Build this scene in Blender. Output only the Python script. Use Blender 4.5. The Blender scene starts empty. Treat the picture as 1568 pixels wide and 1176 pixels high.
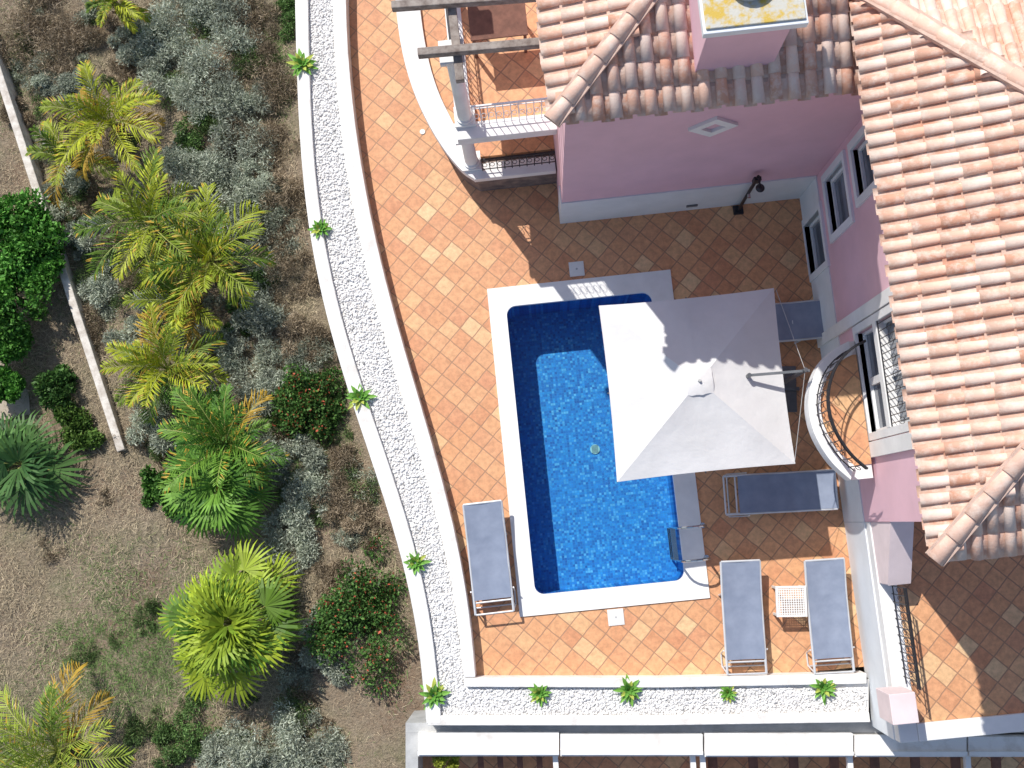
import bpy, math, random
import numpy as np
from mathutils import Vector, Matrix
random.seed(7); rng=np.random.default_rng(11)
S=bpy.context.scene
S.view_settings.view_transform='Standard'
try: S.view_settings.look='None'
except: pass
S.view_settings.exposure=0
# ------------------------------------------------------------ camera
F=1720.0; H=20.0; NX,NY=840.0,800.0
dn=Vector(((NX-784)/F,-(NY-588)/F,-1)).normalized()
zw=-dn; xw=(Vector((1,0,0))-zw*zw.x).normalized(); yw=zw.cross(xw)
R=Matrix((xw,yw,zw)); Rn=np.array([list(xw),list(yw),list(zw)])
cd=bpy.data.cameras.new("camera"); cam=bpy.data.objects.new("camera",cd); S.collection.objects.link(cam)
cam.matrix_world=Matrix.Translation((0,0,H))@R.to_4x4()
cd.sensor_width=36; cd.lens=F/1568*36; cd.clip_end=2000; S.camera=cam
def P(px,py,z=0.0):
    r=R@Vector(((px-784)/F,-(py-588)/F,-1)); t=(H-z)/(-r.z); return Vector((r.x*t,r.y*t,z))
def Pn(px,py,z):
    d=np.stack([(px-784)/F,-(py-588)/F,-np.ones_like(px)],-1)@Rn.T
    t=(H-z)/(-d[:,2]); return d[:,0]*t,d[:,1]*t
a1=P(1028,413)-P(745,443)+P(1085,915)-P(797,945)
a2=P(745,443)-P(797,945)+P(1028,413)-P(1085,915)
A=(math.atan2(a1.y,a1.x)+math.atan2(-a2.x,a2.y))/2
ca,sa=math.cos(A),math.sin(A)
def LP(px,py,z=0.0):
    p=P(px,py,z); return (p.x*ca+p.y*sa,-p.x*sa+p.y*ca)
def W(u,v,z=0): return Vector((u*ca-v*sa,u*sa+v*ca,z))
# ------------------------------------------------------------ light
sd=Vector((.50,-.715,-1)).normalized()
l=bpy.data.lights.new("sun",'SUN'); l.energy=4.8; l.angle=math.radians(.5); l.color=(1,.965,.91)
lo=bpy.data.objects.new("sun",l); S.collection.objects.link(lo); lo.rotation_euler=sd.to_track_quat('-Z','Y').to_euler()
w=bpy.data.worlds.new("World"); S.world=w; w.use_nodes=True
nt=w.node_tree; bg=nt.nodes['Background']; sk=nt.nodes.new('ShaderNodeTexSky'); sk.sky_type='NISHITA'; sk.sun_disc=False
sk.sun_elevation=math.asin(-sd.z); sk.sun_rotation=math.atan2(-sd.x,-sd.y)
nt.links.new(sk.outputs[0],bg.inputs[0]); bg.inputs[1].default_value=.14
# ------------------------------------------------------------ materials
def base(name):
    m=bpy.data.materials.new(name); m.use_nodes=True; n=m.node_tree; b=n.nodes['Principled BSDF']
    return m,n,b
def N(n,t,**k):
    x=n.nodes.new(t)
    for a,v in k.items(): setattr(x,a,v)
    return x
def mixc(n,f,a,b,bt='MIX'):
    x=n.nodes.new('ShaderNodeMix'); x.data_type='RGBA'; x.blend_type=bt
    for i,v in ((0,f),(6,a),(7,b)):
        if hasattr(v,'links'): n.links.new(v,x.inputs[i])
        elif isinstance(v,(tuple,list)): x.inputs[i].default_value=(*v,1)
        else: x.inputs[i].default_value=v
    return x.outputs[2]
def ramp(n,src,stops,interp='LINEAR'):
    r=n.nodes.new('ShaderNodeValToRGB'); r.color_ramp.interpolation=interp
    e=r.color_ramp.elements
    while len(e)<len(stops): e.new(.5)
    for i,(p,c) in enumerate(stops):
        e[i].position=p; e[i].color=(*c,1) if isinstance(c,tuple) else (c,c,c,1)
    n.links.new(src,r.inputs[0]); return r.outputs[0]
def noise(n,co,sc,det=4,rough=.6):
    x=N(n,'ShaderNodeTexNoise'); x.inputs['Scale'].default_value=sc; x.inputs['Detail'].default_value=det; x.inputs['Roughness'].default_value=rough
    n.links.new(co,x.inputs['Vector']); return x.outputs['Fac']
def bump(n,b,src,st,d=.02):
    x=N(n,'ShaderNodeBump'); x.inputs['Strength'].default_value=st; x.inputs['Distance'].default_value=d
    n.links.new(src,x.inputs['Height']); n.links.new(x.outputs[0],b.inputs['Normal'])
def Mt(name,c,rough=.75,var=.15,sc=3,bs=0,bsc=60,metal=0,c2=None,lo=.35,hi=.7):
    m,n,b=base(name); co=N(n,'ShaderNodeTexCoord').outputs['Object']
    f=ramp(n,noise(n,co,sc,5),[(lo,0.0),(hi,1.0)])
    c2=c2 or tuple(x*(1-var) for x in c)
    n.links.new(mixc(n,f,c,c2),b.inputs['Base Color'])
    b.inputs['Roughness'].default_value=rough; b.inputs['Metallic'].default_value=metal
    if bs: bump(n,b,noise(n,co,bsc,3),bs,.01)
    return m
pink=Mt("pink_stucco",(.80,.51,.575),.9,.10,1.3,.4,90)
sunlitpink=Mt("sunlit_pink_stucco",(.80,.67,.67),.9,.12,2.3,.4,90)  # lit copy of the pink stucco, sunlight put into the paler colour
white=Mt("white_paint",(.82,.81,.79),.8,.14,2.2,.25,60)
whitecap=Mt("white_wall_cap",(.80,.78,.75),.85,.3,3.5,.4,50,c2=(.56,.52,.47),lo=.46,hi=.8)
bluewhite=Mt("white_paint_shade_tint",(.76,.78,.80),.8,.1,2,.25,60)  # copy of the white paint, cool tint of shade put into the colour
coping=Mt("pool_coping_stone",(.84,.83,.81),.6,.1,4,.15,80)
glass=Mt("window_glass",(.16,.18,.22),.08,.3,2)
frame=Mt("window_frame_white",(.8,.8,.8),.4,.05,5)
iron=Mt("black_iron",(.03,.03,.035),.45,.3,9,metal=.3)
grey=Mt("grey_metal",(.16,.17,.18),.4,.2,9,metal=.5)
steel=Mt("stainless",(.6,.6,.6),.18,.1,5,metal=1)
alu=Mt("lounger_frame_aluminium",(.66,.67,.68),.35,.1,5,metal=.25)
wood=Mt("weathered_wood",(.36,.31,.27),.9,.4,8,.6,40,c2=(.16,.12,.10))
dwood=Mt("dark_wood",(.20,.09,.06),.8,.4,8,.4,40)
stone=Mt("rubble_stone",(.26,.2,.17),.9,.5,6,.9,14,c2=(.10,.08,.08))
mortar=Mt("mortar",(.66,.47,.38),.95,.3,9,.5,60)
concrete=Mt("grey_concrete",(.5,.5,.49),.9,.3,3,.3,50)
plastic=Mt("white_plastic",(.78,.77,.74),.5,.08,6)
bark=Mt("palm_bark",(.17,.11,.07),.95,.5,20,.8,30)
lichen=Mt("lichen_slab",(.58,.40,.08),.95,.4,7,.6,40,c2=(.55,.53,.47),lo=.40,hi=.56)
m,n,b=base("sling_fabric"); co=N(n,'ShaderNodeTexCoord').outputs['Object']
n.links.new(mixc(n,ramp(n,noise(n,co,4,4),[(.3,0.),(.75,1.)]),(.20,.235,.315),(.27,.31,.40)),b.inputs['Base Color'])
b.inputs['Roughness'].default_value=.8; bump(n,b,noise(n,co,250,2),.5,.003); sling=m
m,n,b=base("canopy_fabric"); co=N(n,'ShaderNodeTexCoord').outputs['Object']
n.links.new(mixc(n,ramp(n,noise(n,co,1.5,5),[(.35,0.),(.8,1.)]),(.78,.77,.76),(.68,.67,.66)),b.inputs['Base Color']); b.inputs['Roughness'].default_value=.85
bump(n,b,noise(n,co,3.0,4),.35,.05)
t=N(n,'ShaderNodeBsdfTranslucent'); t.inputs[0].default_value=(.8,.78,.76,1); ms=N(n,'ShaderNodeMixShader'); ms.inputs[0].default_value=.12
n.links.new(b.outputs[0],ms.inputs[1]); n.links.new(t.outputs[0],ms.inputs[2]); n.links.new(ms.outputs[0],n.nodes['Material Output'].inputs[0]); canopy=m
def tilemat(name,size,stops,rot=45,grout=(.36,.24,.16),gw=.035,wash=(.70,.45,.28),warp=.09):
    m,n,b=base(name); co=N(n,'ShaderNodeTexCoord').outputs['Object']
    mp=N(n,'ShaderNodeMapping'); mp.inputs['Rotation'].default_value=(0,0,math.radians(rot)); mp.inputs['Scale'].default_value=(1/size,)*3
    n.links.new(co,mp.inputs[0])
    nz=N(n,'ShaderNodeTexNoise'); nz.inputs['Scale'].default_value=1.7; n.links.new(mp.outputs[0],nz.inputs['Vector'])
    ad=N(n,'ShaderNodeVectorMath',operation='MULTIPLY_ADD'); ad.inputs[1].default_value=(warp,warp,0); n.links.new(nz.outputs['Color'],ad.inputs[0]); n.links.new(mp.outputs[0],ad.inputs[2])
    fl=N(n,'ShaderNodeVectorMath',operation='FLOOR'); n.links.new(ad.outputs[0],fl.inputs[0])
    mz=N(n,'ShaderNodeVectorMath',operation='MULTIPLY'); mz.inputs[1].default_value=(1,1,0); n.links.new(fl.outputs[0],mz.inputs[0])
    wn=N(n,'ShaderNodeTexWhiteNoise',noise_dimensions='2D'); n.links.new(mz.outputs[0],wn.inputs['Vector'])
    fr=N(n,'ShaderNodeVectorMath',operation='FRACTION'); n.links.new(ad.outputs[0],fr.inputs[0])
    sp=N(n,'ShaderNodeSeparateXYZ'); n.links.new(fr.outputs[0],sp.inputs[0])
    ds=[]
    for i in (0,1):
        x=N(n,'ShaderNodeMath',operation='SUBTRACT'); x.inputs[1].default_value=.5; n.links.new(sp.outputs[i],x.inputs[0])
        y=N(n,'ShaderNodeMath',operation='ABSOLUTE'); n.links.new(x.outputs[0],y.inputs[0]); ds.append(y.outputs[0])
    mx=N(n,'ShaderNodeMath',operation='MAXIMUM'); n.links.new(ds[0],mx.inputs[0]); n.links.new(ds[1],mx.inputs[1])
    g=ramp(n,mx.outputs[0],[(.5-gw-.015,0.),(.5-gw+.01,1.)])
    c=ramp(n,wn.outputs['Value'],stops)
    big=noise(n,co,.8,4); c=mixc(n,ramp(n,big,[(.35,0.),(.7,.5)]),c,wash)
    c=mixc(n,ramp(n,noise(n,co,5,6,.7),[(.5,0.),(.75,.4)]),c,tuple(min(1,x*1.22) for x in wash))
    sm=ramp(n,noise(n,co,11,5,.7),[(.33,.76),(.62,1.06)])
    c=mixc(n,1.0,c,sm,'MULTIPLY')
    c=mixc(n,g,c,grout)
    n.links.new(c,b.inputs['Base Color']); b.inputs['Roughness'].default_value=.65
    iv=N(n,'ShaderNodeMath',operation='SUBTRACT'); iv.inputs[0].default_value=1; n.links.new(g,iv.inputs[1])
    bump(n,b,iv.outputs[0],.4,.006); return m
terra=tilemat("terracotta_tiles",.285,[(0,(.58,.25,.125)),(.25,(.66,.32,.155)),(.5,(.70,.365,.18)),(.72,(.60,.265,.14)),(.88,(.72,.42,.21)),(1,(.77,.53,.29))],grout=(.36,.20,.115),gw=.03,wash=(.72,.39,.20))
mosaic=tilemat("pool_mosaic",.045,[(0,(.006,.10,.36)),(.4,(.010,.20,.57)),(.8,(.02,.29,.66)),(1,(.13,.48,.76))],0,grout=(.03,.22,.50),gw=.05,wash=(.012,.22,.60))
m,n,b=base("pool_water")
g=N(n,'ShaderNodeBsdfGlossy'); g.inputs['Roughness'].default_value=.02
tr=N(n,'ShaderNodeBsdfTransparent'); tr.inputs[0].default_value=(.82,.94,.98,1)
fz=N(n,'ShaderNodeFresnel'); fz.inputs[0].default_value=1.33; co=N(n,'ShaderNodeTexCoord').outputs['Object']
bp=N(n,'ShaderNodeBump'); bp.inputs['Strength'].default_value=.5; bp.inputs['Distance'].default_value=.02; n.links.new(noise(n,co,7,3),bp.inputs['Height'])
n.links.new(bp.outputs[0],g.inputs['Normal']); n.links.new(bp.outputs[0],fz.inputs['Normal'])
ms=N(n,'ShaderNodeMixShader'); n.links.new(fz.outputs[0],ms.inputs[0]); n.links.new(tr.outputs[0],ms.inputs[1]); n.links.new(g.outputs[0],ms.inputs[2]); n.links.new(ms.outputs[0],n.nodes['Material Output'].inputs[0]); water=m
m,n,b=base("clay_roof_tile"); at=N(n,'ShaderNodeAttribute',attribute_name="Col"); co=N(n,'ShaderNodeTexCoord').outputs['Object']
c=mixc(n,ramp(n,noise(n,co,6,5,.7),[(.45,0.),(.68,.75)]),at.outputs['Color'],(.84,.69,.59))
c=mixc(n,ramp(n,noise(n,co,17,4,.7),[(.62,0.),(.8,.4)]),c,(.40,.25,.18))
n.links.new(c,b.inputs['Base Color']); b.inputs['Roughness'].default_value=.85; bump(n,b,noise(n,co,45,3),.4,.01); rooftile=m
def leafmat(name,tr=.25,rough=.5,spec=.3):
    m,n,b=base(name); at=N(n,'ShaderNodeAttribute',attribute_name="Col"); n.links.new(at.outputs['Color'],b.inputs['Base Color']); b.inputs['Roughness'].default_value=rough
    try: b.inputs['Specular IOR Level'].default_value=spec
    except Exception: pass
    if tr:
        t=N(n,'ShaderNodeBsdfTranslucent'); n.links.new(at.outputs['Color'],t.inputs[0]); ms=N(n,'ShaderNodeMixShader'); ms.inputs[0].default_value=tr
        n.links.new(b.outputs[0],ms.inputs[1]); n.links.new(t.outputs[0],ms.inputs[2]); n.links.new(ms.outputs[0],n.nodes['Material Output'].inputs[0])
    return m
leaf=leafmat("leaf",.22,.5,.22); dryleaf=leafmat("dry_leaf",0,.9); sageleaf=leafmat("sage_leaf",.25,.9)
pebmat=leafmat("pebble",0,.8)
m,n,b=base("garden_soil"); co=N(n,'ShaderNodeTexCoord').outputs['Object']
c=ramp(n,noise(n,co,.55,6,.65),[(.35,(.27,.17,.11)),(.5,(.33,.25,.17)),(.62,(.25,.23,.13)),(.75,(.16,.17,.08))])
c=mixc(n,ramp(n,noise(n,co,9,6,.75),[(.4,0.),(.7,.8)]),c,(.44,.36,.26))
c=mixc(n,ramp(n,noise(n,co,24,5,.8),[(.5,0.),(.65,.75)]),c,(.10,.08,.055))
n.links.new(c,b.inputs['Base Color']); b.inputs['Roughness'].default_value=1; bump(n,b,noise(n,co,14,5,.8),1.0,.08); soil=m
# ------------------------------------------------------------ mesh builder
class MB:
    def __init__(s): s.v=[];s.f=[];s.m=[];s.mats=[]
    def mi(s,mt):
        if mt not in s.mats: s.mats.append(mt)
        return s.mats.index(mt)
    def add(s,vs,fs,mt):
        o=len(s.v); s.v+= [tuple(x) for x in vs]; k=s.mi(mt)
        for f in fs: s.f.append([i+o for i in f]); s.m.append(k)
    def box(s,x0,x1,y0,y1,z0,z1,mt):
        if x0>x1:x0,x1=x1,x0
        if y0>y1:y0,y1=y1,y0
        vs=[(x,y,z) for z in (z0,z1) for x,y in ((x0,y0),(x1,y0),(x1,y1),(x0,y1))]
        s.add(vs,[(3,2,1,0),(4,5,6,7),(0,1,5,4),(1,2,6,5),(2,3,7,6),(3,0,4,7)],mt)
    def tube(s,p0,p1,r,mt,n=8,r1=None):
        p0=Vector(p0);p1=Vector(p1); d=(p1-p0)
        if d.length<1e-6: return
        q=d.to_track_quat('Z','Y'); r1=r if r1 is None else r1
        vs=[]
        for p,rr in((p0,r),(p1,r1)):
            for i in range(n):
                t=2*math.pi*i/n; vs.append(p+q@Vector((rr*math.cos(t),rr*math.sin(t),0)))
        fs=[(i,(i+1)%n,n+(i+1)%n,n+i) for i in range(n)]+[tuple(range(n-1,-1,-1)),tuple(range(n,2*n))]
        s.add(vs,fs,mt)
    def path(s,pts,r,mt,n=8):
        for a,b in zip(pts[:-1],pts[1:]): s.tube(a,b,r,mt,n)
    def beam(s,p0,p1,w,h,mt):
        p0=Vector(p0);p1=Vector(p1); d=(p1-p0).normalized(); sd_=Vector((-d.y,d.x,0)).normalized()*(w/2); up=Vector((0,0,h/2))
        vs=[p+a*sd_+b*up for p in (p0,p1) for a,b in((-1,-1),(1,-1),(1,1),(-1,1))]
        s.add(vs,[(0,1,2,3),(7,6,5,4),(0,4,5,1),(1,5,6,2),(2,6,7,3),(3,7,4,0)],mt)
    def prism(s,pl,z0,z1,mt,side=None):
        n=len(pl); vs=[(x,y,z0) for x,y in pl]+[(x,y,z1) for x,y in pl]
        s.add(vs,[tuple(range(n,2*n)),tuple(range(n-1,-1,-1))],mt)
        s.add(vs,[(i,(i+1)%n,n+(i+1)%n,n+i) for i in range(n)],side or mt)
    def strip(s,L,Rr,z0,z1,mt):
        n=len(L); vs=[(x,y,z1) for x,y in L]+[(x,y,z1) for x,y in Rr]+[(x,y,z0) for x,y in L]+[(x,y,z0) for x,y in Rr]
        fs=[]
        for i in range(n-1):
            fs+=[(i,n+i,n+i+1,i+1),(i,i+1,2*n+i+1,2*n+i),(n+i,3*n+i,3*n+i+1,n+i+1)]
        fs+=[(0,2*n,3*n,n),(n-1,2*n-1,4*n-1,3*n-1)]
        s.add(vs,fs,mt)
    def obj(s,name,parent=None,rot=True,bevel=0,smooth=False,loc=None,rz=None):
        me=bpy.data.meshes.new(name); me.from_pydata(s.v,[],s.f)
        for mt in s.mats: me.materials.append(mt)
        me.polygons.foreach_set('material_index',s.m); me.update()
        if smooth:
            me.polygons.foreach_set('use_smooth',[True]*len(s.f))
            try: me.set_sharp_from_angle(angle=math.radians(35))
            except Exception: pass
        o=bpy.data.objects.new(name,me); S.collection.objects.link(o)
        if parent is not None: o.parent=parent
        elif rot: o.rotation_euler=(0,0,A)
        if loc is not None: o.location=loc
        if rz is not None: o.rotation_euler=(0,0,rz)
        if bevel:
            bm=o.modifiers.new("bevel",'BEVEL'); bm.width=bevel; bm.segments=2; bm.limit_method='ANGLE'
        return o
def arr_mesh(name,V,Fc,C,mt,rot=False,parent=None,smooth=False):
    V=np.asarray(V,np.float32);Fc=np.asarray(Fc,np.int32);k=Fc.shape[1]
    me=bpy.data.meshes.new(name); me.vertices.add(len(V)); me.vertices.foreach_set('co',V.ravel())
    me.loops.add(Fc.size); me.loops.foreach_set('vertex_index',Fc.ravel())
    me.polygons.add(len(Fc)); me.polygons.foreach_set('loop_start',np.arange(0,Fc.size,k,dtype=np.int32))
    me.update(calc_edges=True); me.validate()
    ca_=me.color_attributes.new("Col",'FLOAT_COLOR','POINT'); cc=np.ones((len(V),4),np.float32); cc[:,:3]=C; ca_.data.foreach_set('color',cc.ravel())
    if smooth: me.polygons.foreach_set('use_smooth',np.ones(len(Fc),bool))
    me.materials.append(mt); o=bpy.data.objects.new(name,me); S.collection.objects.link(o)
    if parent is not None:o.parent=parent
    elif rot:o.rotation_euler=(0,0,A)
    return o
def quads(name,Q,C,mt,**k):
    Q=np.asarray(Q); n=len(Q); return arr_mesh(name,Q.reshape(-1,3),np.arange(4*n).reshape(n,4),np.repeat(C,4,axis=0),mt,**k)
def empty(name,rot=True,loc=(0,0,0),rz=None):
    o=bpy.data.objects.new(name,None); S.collection.objects.link(o); o.rotation_euler=(0,0,A if rz is None else rz); o.location=loc; return o
# ------------------------------------------------------------ terrain
def fit(ys,xs,d=6):
    c=np.polyfit((np.array(ys)-520)/600,xs,d); return lambda y: float(np.polyval(c,(y-520)/600))
yo=[-60,0,140,300,400,500,600,700,800,900,950,1050,1105]
fo=fit(yo,[451,452,455,468,482,503,535,568,598,625,636,648,653])
fi=fit(yo,[471,472,474,488,502,525,559,592,622,649,659,670,676])
yg=[-60,0,140,200,300,400,500,600,700,800,900,1000,1036]
fg=fit(yg,[511,512,516,522,540,560,585,613,645,672,693,706,711])
fc=fit(yg,[530,531,537,545,563,584,608,638,668,693,712,725,728])
ZC=.32
def tzn(x,y):
    z=-1.35-.10*np.maximum(0,-x-3)-.04*np.maximum(0,-y-2)
    z=np.maximum(z,-3.5)
    z=z+.10*np.sin(x*1.7+y)*np.sin(y*1.3-x*.6)+.05*np.sin(3.1*x)*np.cos(2.7*y)
    return np.where((np.abs(x)>40)|(np.abs(y)>40),-3.5,z)
def tz(x,y): return float(tzn(np.float64(x),np.float64(y)))
g=np.linspace(-1,1,221); gx=-4+ np.sinh(g*4.2)/np.sinh(4.2)*420
vs=[(gx[i],gx[j]+4,tz(gx[i],gx[j]+4)) for j in range(221) for i in range(221)];fs=[]
for j in range(220):
    for i in range(220):
        a=j*221+i; fs.append((a,a+1,a+222,a+221))
mb=MB(); mb.add(vs,fs,soil); mb.obj("ground",rot=False,smooth=True)
# ------------------------------------------------------------ terrace
sy=list(range(-60,1030,27))+[1037]
mb=MB()
cu=[LP(fc(y)-6,y,0) for y in sy]+[LP(730,1058,0)]
c4=[LP(745,443),LP(1028,413),LP(797,945),LP(1085,915)]
pu0=(c4[0][0]+c4[2][0])/2;pu1=(c4[1][0]+c4[3][0])/2;pv1=(c4[0][1]+c4[1][1])/2;pv0=(c4[2][1]+c4[3][1])/2
iu0=LP(784,560)[0]; iu1=LP(1047,870)[0]; iv1=LP(870,460)[1]; iv0=LP(930,900)[1]
vbot=LP(720,1062,0)[1]-.2
for a,b2 in zip(cu[:-1],cu[1:]):
    mb.add([(a[0],a[1],0),(b2[0],b2[1],0),(pu0,b2[1],0),(pu0,a[1],0)],[(0,1,2,3)],terra)
a=cu[-1]; mb.add([(a[0],a[1],0),(a[0],vbot,0),(pu0,vbot,0),(pu0,a[1],0)],[(0,1,2,3)],terra)
ft=cu[0][1]
mb.add([(pu0,pv1,0),(9,pv1,0),(9,ft,0),(pu0,ft,0)],[(0,1,2,3)],terra)
mb.add([(pu1,pv0,0),(9,pv0,0),(9,pv1,0),(pu1,pv1,0)],[(0,1,2,3)],terra)
mb.add([(pu0,vbot,0),(9,vbot,0),(9,pv0,0),(pu0,pv0,0)],[(0,1,2,3)],terra)
mb.obj("terrace_paving")
mb=MB()
so=list(range(-60,1106,27))+[1108]
O=[LP(fo(y),y,ZC) for y in so]; I=[LP(fi(y),y,ZC) for y in so]
mb.strip(O,I,-.1,ZC,whitecap)
O2=[(u-.06,v) for u,v in O]; I2=[(u-.01,v) for u,v in I]
mb.strip(O2,I2,-3.6,-.1,concrete)
mb.obj("garden_retaining_wall",bevel=.012)
mb=MB()
G=[LP(fg(y),y,ZC) for y in sy]; C_=[LP(fc(y),y,ZC) for y in sy]
mb.strip(G,C_,-.3,ZC,whitecap)
def q(px,py,z=ZC): return LP(px,py,z)
mb.strip([q(711,1038),q(1015,1038),q(1327,1031)],[q(713,1052),q(1015,1053),q(1327,1047)],-.3,ZC+.003,whitecap)
mb.obj("planter_kerb",bevel=.012)
mb=MB()
mb.strip([q(655,1096),q(1000,1096),q(1331,1091)],[q(655,1111),q(1000,1111),q(1333,1106)],-3.6,ZC-.004,whitecap)
mb.obj("boundary_wall",bevel=.012)
grav=MB(); zg=.22
for i in range(len(sy)-1):
    y0,y1=sy[i],sy[i+1]
    pts=[LP(fi(y0)-6,y0,zg),LP(fg(y0)+6,y0,zg),LP(fg(y1)+6,y1,zg),LP(fi(y1)-6,y1,zg)]
    grav.add([(x,y,zg) for x,y in pts],[(3,2,1,0)],whitecap)
pts=[LP(660,1036,zg),LP(718,1036,zg),LP(718,1104,zg),LP(660,1104,zg)]
grav.add([(x,y,zg-.004) for x,y in pts],[(3,2,1,0)],whitecap)
pts=[LP(718,1045,zg),LP(1330,1040,zg),LP(1330,1104,zg),LP(718,1104,zg)]
grav.add([(x,y,zg-.004) for x,y in pts],[(3,2,1,0)],whitecap)
t=(1+5**.5)/2
ico=np.array([(-1,t,0),(1,t,0),(-1,-t,0),(1,-t,0),(0,-1,t),(0,1,t),(0,-1,-t),(0,1,-t),(t,0,-1),(t,0,1),(-t,0,-1),(-t,0,1)],float); ico/=np.linalg.norm(ico[0])
icf=np.array([(0,11,5),(0,5,1),(0,1,7),(0,7,10),(0,10,11),(1,5,9),(5,11,4),(11,10,2),(10,7,6),(7,1,8),(3,9,4),(3,4,2),(3,2,6),(3,6,8),(3,8,9),(4,9,5),(2,4,11),(6,2,10),(8,6,7),(9,8,1)])
pts=[]
while len(pts)<19000:
    if random.random()<.62:
        y=random.uniform(-55,1100); xl=fi(y)+2; xr=(fg(min(y,1036))-2) if y<1050 else 712
        pts.append(P(random.uniform(xl,xr),y,zg+random.random()*.016))
    else: pts.append(P(random.uniform(700,1326),random.uniform(1054,1094),zg+random.random()*.016))
pts=np.array(pts); n_=len(pts)
sc=rng.uniform(.010,.027,(n_,1,1))*rng.uniform(.7,1.3,(n_,1,3))*np.array([1,1,.85]); rot=rng.uniform(0,6.28,n_)
V=ico[None]*sc+rng.normal(0,.002,(n_,12,3)); c_,s_=np.cos(rot)[:,None],np.sin(rot)[:,None]
V=np.stack([V[:,:,0]*c_-V[:,:,1]*s_,V[:,:,0]*s_+V[:,:,1]*c_,V[:,:,2]],-1)+pts[:,None]
Fa=(icf[None]+12*np.arange(n_)[:,None,None]).reshape(-1,3)
br=rng.uniform(.64,.88,(n_,1)); br[rng.uniform(0,1,n_)<.04]*=.5
Cc=np.repeat(br*np.array([[1,.98,.955]]),12,axis=0)
gb=empty("gravel_bed",rz=0)
o=grav.obj("gravel_base",parent=gb); o.rotation_euler=(0,0,A)
arr_mesh("pebbles",V.reshape(-1,3),Fa,Cc,pebmat,parent=gb)
# ------------------------------------------------------------ pool
pool=empty("swimming_pool")
def rrect(u0,u1,v0,v1,r,n=8):
    out=[]
    for cx,cy,a0 in((u1-r,v1-r,0),(u0+r,v1-r,90),(u0+r,v0+r,180),(u1-r,v0+r,270)):
        for i in range(n+1):
            t=math.radians(a0+90*i/n); out.append((cx+r*math.cos(t),cy+r*math.sin(t)))
    return out
inner=rrect(iu0,iu1,iv0,iv1,.17)
mb=MB(); nI=len(inner)
outer=[]
cors=[(pu1,pv1),(pu0,pv1),(pu0,pv0),(pu1,pv0)]
for k in range(4):
    for i in range(9):
        x,y=inner[k*9+i]; cx,cy=cors[k]
        if k in(0,2): ox,oy=(cx,y) if i<4 else (x,cy)
        else: ox,oy=(x,cy) if i<4 else (cx,y)
        if i==4: ox,oy=cx,cy
        outer.append((ox,oy))
zt=.03
vs=[(x,y,zt) for x,y in inner]+[(x,y,zt) for x,y in outer]+[(x,y,-.06) for x,y in inner]+[(x,y,-.02) for x,y in outer]
fs=[]
for i in range(nI):
    j=(i+1)%nI; fs+=[(i,nI+i,nI+j,j),(i,j,2*nI+j,2*nI+i),(nI+i,3*nI+i,3*nI+j,nI+j)]
mb.add(vs,fs,coping); mb.obj("coping",parent=pool)
mb=MB(); dp=-1.0
inn=rrect(iu0-.012,iu1+.012,iv0-.012,iv1+.012,.18)
vs=[(x,y,-.02) for x,y in inn]+[(x,y,dp) for x,y in inn]
mb.add(vs,[tuple(range(nI,2*nI))]+[(i,(i+1)%nI,nI+(i+1)%nI,nI+i) for i in range(nI)],mosaic)
mb.obj("basin",parent=pool)
mb=MB(); mb.add([(x,y,-.09) for x,y in inn],[tuple(range(nI))],water); mb.obj("water",parent=pool)
mb=MB()
du,dv=LP(911,688,dp)
mb.tube((du,dv,dp),(du,dv,dp+.02),.09,Mt("pool_drain_green",(.35,.62,.60),.5),24)
for r_ in range(-3,4): mb.box(du-.06,du+.06,dv+r_*.022-.004,dv+r_*.022+.004,dp+.02,dp+.026,grey)
mb.obj("drain",parent=pool)
mb=MB()
for py in (808,858):
    lu,lv=LP(1040,py,.0); lu=iu1
    pts=[(lu-.09,lv,-.95),(lu-.09,lv,.45)]
    for i in range(1,9):
        t=math.pi*i/8; pts.append((lu-.09+.25*(1-math.cos(t)),lv,.45+.22*math.sin(t)))
    pts.append((lu+.41,lv,.03)); mb.path(pts,.021,steel,10); mb.tube((lu+.41,lv,.03),(lu+.41,lv,.045),.05,steel,14)
l0=LP(1040,808)[1];l1=LP(1040,858)[1]
for z in(-.2,-.45,-.7): mb.box(iu1-.14,iu1-.05,l1,l0,z,z+.03,steel)
mb.obj("pool_ladder",smooth=True)
def cover(px,py,s=.27,mt=plastic):
    u,v=LP(px,py); m_=MB(); m_.box(-s/2,s/2,-s/2,s/2,.004,.016,mt); m_.box(-s/2+.02,s/2-.02,-s/2+.02,s/2-.02,.016,.020,mt)
    m_.tube((0,0,.020),(0,0,.023),.02,concrete,10)
    m_.obj("skimmer_cover",loc=W(u,v,0),rz=A,bevel=.003)
cover(883,412);cover(943,945,.28)
u,v=LP(647,202); m_=MB(); m_.tube((0,0,.002),(0,0,.015),.05,plastic,20); m_.obj("floor_drain",loc=W(u,v))
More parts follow.
